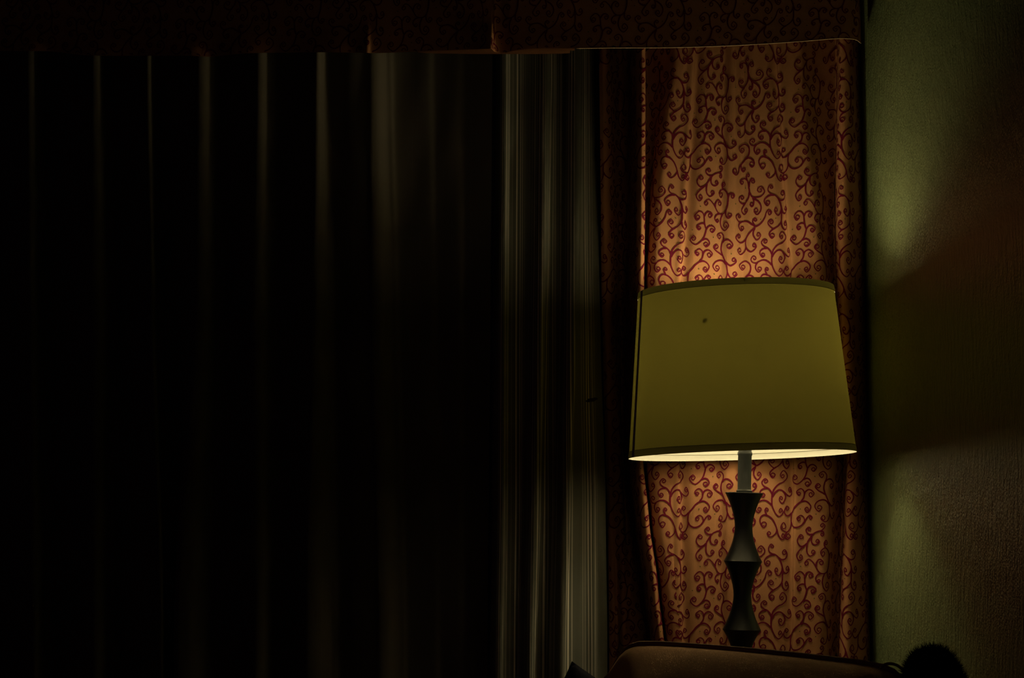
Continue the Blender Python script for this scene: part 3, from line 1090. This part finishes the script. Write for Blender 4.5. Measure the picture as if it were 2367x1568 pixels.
# overlap seam at the left silhouette
bm = bmesh.new()
A_ = []
for r in np.linspace(YB - 1, YT + 1, 20):
    c_, ex, ey = ax_shade(r)
    rr = shade_r(r) + 0.0016
    A_.append([bm.verts.new(c_ + (ex * math.cos(a) + ey * math.sin(a)) * rr) for a in (math.radians(180 + 11.5), math.radians(180 + 13.5), math.radians(180 + 15.5))])
for a, b in zip(A_[:-1], A_[1:]):
    for k in range(2):
        bm.faces.new((a[k], a[k + 1], b[k + 1], b[k]))
link_bm("overlap_seam", bm, M_HEM, shade_o)

# side table under the lamp
ZT = ptz(1618, YL)
lx = lamp.location.x
tb = tag(empty("side_table", (lx, YL - 0.02, 0)), "dark wooden side table under the lamp, behind the tan armchair", "table")
bm = bmesh.new()
box_bm(bm, (lx - .15, YL - .13, ZT - .03), (lx + .20, YL + .20, ZT - .001), .006)
link_bm("table_top", bm, M_WOOD, tb, smooth=False)
for sx in (-1, 1):
    for sy in (-1, 1):
        bm = bmesh.new()
        cx_, cy_ = lx + .025 + sx * .145, YL + .035 + sy * .135
        tube_bm(bm, [(cx_, cy_, ZT - .03), (cx_, cy_, .3), (cx_, cy_, 0)], [.02, .018, .013], 12)
        link_bm("leg", bm, M_WOOD, tb)

# ------------------------------------------------------------------ tan armchair, only its crest shows
PL = pt(1444, 1486, 3.03)
PR = pt(2082, 1546, 2.72)
av = Vector((PR.x - PL.x, PR.y - PL.y, 0))
CLEN = av.length
av.normalize()
DROP = (PL.z - PR.z) / CLEN
tv = Vector((av.y, -av.x, 0)).normalized()          # towards the camera
if tv.y > 0:
    tv = -tv
zv = Vector((0, 0, 1))
chair = tag(empty("armchair", (PL + PR) / 2 + tv * .1 - zv * ((PL + PR) / 2).z), "tan upholstered armchair with corded top edge, in front of the lamp", "armchair")


def outline(n=8):
    """trapezoid with rounded top corners in (s along the crest, drop below the crest)"""
    pts = []
    sl = 0.36                                        # side slope
    # left side from the bottom up
    Rr = .034
    for dd in np.linspace(.34, .055, 10):
        pts.append((-sl * (min(dd, .11) - .018), dd))
    left_top = [(-.027, .050), (-.015, .033), (-.002, .017), (.012, .0065), (.028, .0015), (.045, .0)]
    pts += left_top
    for s in np.linspace(.07, CLEN - .07, 26):
        pts.append((s, 0.0 - .004 * math.sin(math.pi * s / CLEN)))
    pts += [(CLEN - s, d) for s, d in reversed(left_top)]
    for dd in np.linspace(.055, .34, 10):
        pts.append((CLEN + sl * (min(dd, .11) - .018) * .5, dd))
    return pts


OUT = outline()


def cp(s, d, t):
    return PL + av * s - zv * (d + DROP * s) + tv * t


bm = bmesh.new()
cen = (CLEN / 2, .34)
rings = []
insets = [0, .004, .012, .024, .04, .06, .085, .115, .15]
Rb = .24
for w in insets:
    ring = []
    for s, d in OUT:
        vx, vy = cen[0] - s, cen[1] - d
        ln = math.hypot(vx, vy)
        # move inwards mostly downwards, sideways near the sides
        k = w / max(ln, 1e-6)
        s2 = s + vx * k * .55
        d2 = d + (w if d < .3 else w * (0.34 - d) / .04) * (1 if d < .05 else .25)
        t = math.sqrt(max(0, Rb ** 2 - (Rb - w) ** 2)) * (lambda e: .30 + .70 * e * e * (3 - 2 * e))(min(1, max(0, s2 + .02) / .20))
        ring.append(bm.verts.new(cp(s2, d2, t)))
    rings.append(ring)
for A, B in zip(rings[:-1], rings[1:]):
    for k in range(len(A) - 1):
        bm.faces.new((A[k], A[k + 1], B[k + 1], B[k]))
bm.faces.new(rings[-1])
back = [bm.verts.new(cp(s, d + .012, -.05)) for s, d in OUT]
for k in range(len(OUT) - 1):
    bm.faces.new((rings[0][k], rings[0][k + 1], back[k + 1], back[k]))
bm.faces.new(back)
link_bm("backrest", bm, M_CHAIR, chair)
bm = bmesh.new()
tube_bm(bm, [cp(s, d - .001, 0) for s, d in OUT], .0048, 10)
link_bm("piping", bm, M_CHAIRPIPE, chair)
# loop of cord at the right corner
bm = bmesh.new()
loop = [pt(px, py, PR.y - .02) for px, py in ((2034, 1546), (2040, 1540), (2050, 1535.5), (2060, 1535), (2072, 1538), (2081, 1544), (2090, 1552))]
tube_bm(bm, catmull(np.array([tuple(p) for p in loop]), 5), .0022, 8)
link_bm("piping", bm, M_CHAIRPIPE, chair)
RM = Matrix((av, tv, zv)).transposed().to_4x4()
RM.translation = PL
zb = -PL.z
bm = bmesh.new()
box_bm(bm, (.02, .05, zb + .22), (CLEN - .02, .58, zb + .40), .04, RM)
link_bm("seat_cushion", bm, M_CHAIR, chair)
fc = pt(2162, 1568, PR.y - .24) + Vector((0, 0, -.022))
fs_, ft_ = (fc - PL).dot(av), (fc - PL).dot(tv)
UF = fc.y / F
ARMZ = fc.z - 190 * UF * 1.08 - .014 - PL.z

for s0 in (-.15, fs_ - .05):
    bm = bmesh.new()
    box_bm(bm, (s0, .0, zb + .12), (s0 + .12, .62, ARMZ), .03, RM)
    link_bm("arm", bm, M_CHAIR, chair)
bm = bmesh.new()
box_bm(bm, (-.02, -.085, zb + .12), (CLEN + .02, .60, zb + .22), .02, RM)
link_bm("seat_frame", bm, M_CHAIR, chair)
for sx in (.02, CLEN - .02):
    for ty in (-.03, .55):
        bm = bmesh.new()
        tube_bm(bm, [RM @ Vector((sx, ty, zb + .13)), RM @ Vector((sx, ty, zb))], [.024, .015], 12)
        link_bm("leg", bm, M_WOOD, chair)

# ------------------------------------------------------------------ dark fuzzy cushion at the right end of the chair
bm = bmesh.new()
bmesh.ops.create_icosphere(bm, subdivisions=5, radius=1.0)
ring_w = []
for v_ in bm.verts:
    x, y, z = v_.co
    lump = 1 + .05 * math.sin(5 * x + 2) * math.cos(4 * z) + .03 * math.sin(9 * y + 3 * z)
    w_ = 80 * UF * (1.0 - .16 * max(0, z)) * (1 + .35 * max(0, -z))
    hgt = 112 * UF if z > 0 else 190 * UF
    v_.co = Vector((x * w_ * lump + (.012 * max(0, -z)) * 2 - .006 * max(0, z), y * 75 * UF * lump, z * hgt * lump))
bmesh.ops.translate(bm, verts=bm.verts[:], vec=fc + Vector((0, 0, .0)))
verts0 = [(v_.co.copy(), v_.normal.copy()) for v_ in bm.verts]
bm.normal_update()
verts0 = [(v_.co.copy(), v_.normal.copy()) for v_ in bm.verts]
for k in range(9500):
    co, nn = random.choice(verts0)
    d_ = (nn + Vector((random.gauss(0, .35), random.gauss(0, .35), random.gauss(0, .35) + .1))).normalized()
    ln = random.uniform(.003, .010)
    s_ = d_.cross(Vector((random.random(), random.random(), random.random()))).normalized() * .00028
    a = bm.verts.new(co + s_)
    b = bm.verts.new(co - s_)
    c_ = bm.verts.new(co + d_ * ln)
    bm.faces.new((a, b, c_))
fz = link_bm("fuzzy_cushion", bm, M_FUR)
tag(fz, "small near black fuzzy cushion, rounded on top, against the green wall by the armchair", "cushion")

# ------------------------------------------------------------------ two dark cushions standing at the bottom centre
ZBENCH = 0.36


def cushion(cx, cy, yy, rot, name, label):
    """square cushion with pinched corners; the top corner at image point (cx, cy)"""
    n = 28
    tip = pt(cx, cy, yy)
    size = (tip.z - ZBENCH - .002) / (math.cos(rot) + math.sin(rot)) * 1.004
    R = Matrix.Rotation(rot, 4, 'Y')
    V, Fq = [], []
    hs = size / 2
    for side in (1, -1):
        for i in range(n + 1):
            for j in range(n + 1):
                a, b = 2 * i / n - 1, 2 * j / n - 1
                pin = 1 - .055 * (1 - a * a) * abs(b) ** 3 
                pin2 = 1 - .055 * (1 - b * b) * abs(a) ** 3
                th = .065 * ((1 - a ** 4) * (1 - b ** 4)) ** .55
                V.append(Vector((a * hs * pin2, -side * th, b * hs * pin)))
    m = (n + 1) ** 2
    for sd in (0, 1):
        for i in range(n):
            for j in range(n):
                k = sd * m + i * (n + 1) + j
                q_ = (k, k + n + 1, k + n + 2, k + 1)
                Fq.append(q_ if sd == 0 else q_[::-1])
    V = [R @ v for v in V]
    zt = max(V, key=lambda v: v.z)
    off = tip - zt
    tilt = Matrix.Rotation(math.radians(-7), 4, 'X')
    V = [tip + tilt @ (v + off - tip) for v in V]
    zmin = min(v.z for v in V)
    me_o = link_mesh(name, V, Fq, M_NAVY)
    bm = bmesh.new()
    bm.from_mesh(me_o.data)
    bmesh.ops.remove_doubles(bm, verts=bm.verts[:], dist=1e-5)
    bmesh.ops.recalc_face_normals(bm, faces=bm.faces[:])
    bm.to_mesh(me_o.data)
    bm.free()
    me_o["label"] = label
    me_o["category"] = "cushion"
    me_o["group"] = "dark square cushions under the sheer"
    return zmin


zm1 = cushion(1322, 1529, 3.27, math.radians(30), "square_cushion", "dark navy square cushion, large corner standing up before the striped sheer curtain")
zm2 = cushion(1199, 1560, 3.44, math.radians(48), "square_cushion", "dark navy square cushion whose tip barely shows, left of the larger cushion corner")

bench = tag(empty("bench", (-.12, 3.36, 0)), "low dark wooden bench under the two navy cushions", "bench")
bm = bmesh.new()
box_bm(bm, (-.42, 3.18, ZBENCH - .04), (.20, 3.62, ZBENCH - .004), .008)
link_bm("bench_top", bm, M_WOOD, bench, smooth=False)
for sx in (-.39, .17):
    for sy in (3.21, 3.58):
        bm = bmesh.new()
        tube_bm(bm, [(sx, sy, ZBENCH - .04), (sx, sy, 0)], [.022, .016], 12)
        link_bm("leg", bm, M_WOOD, bench)
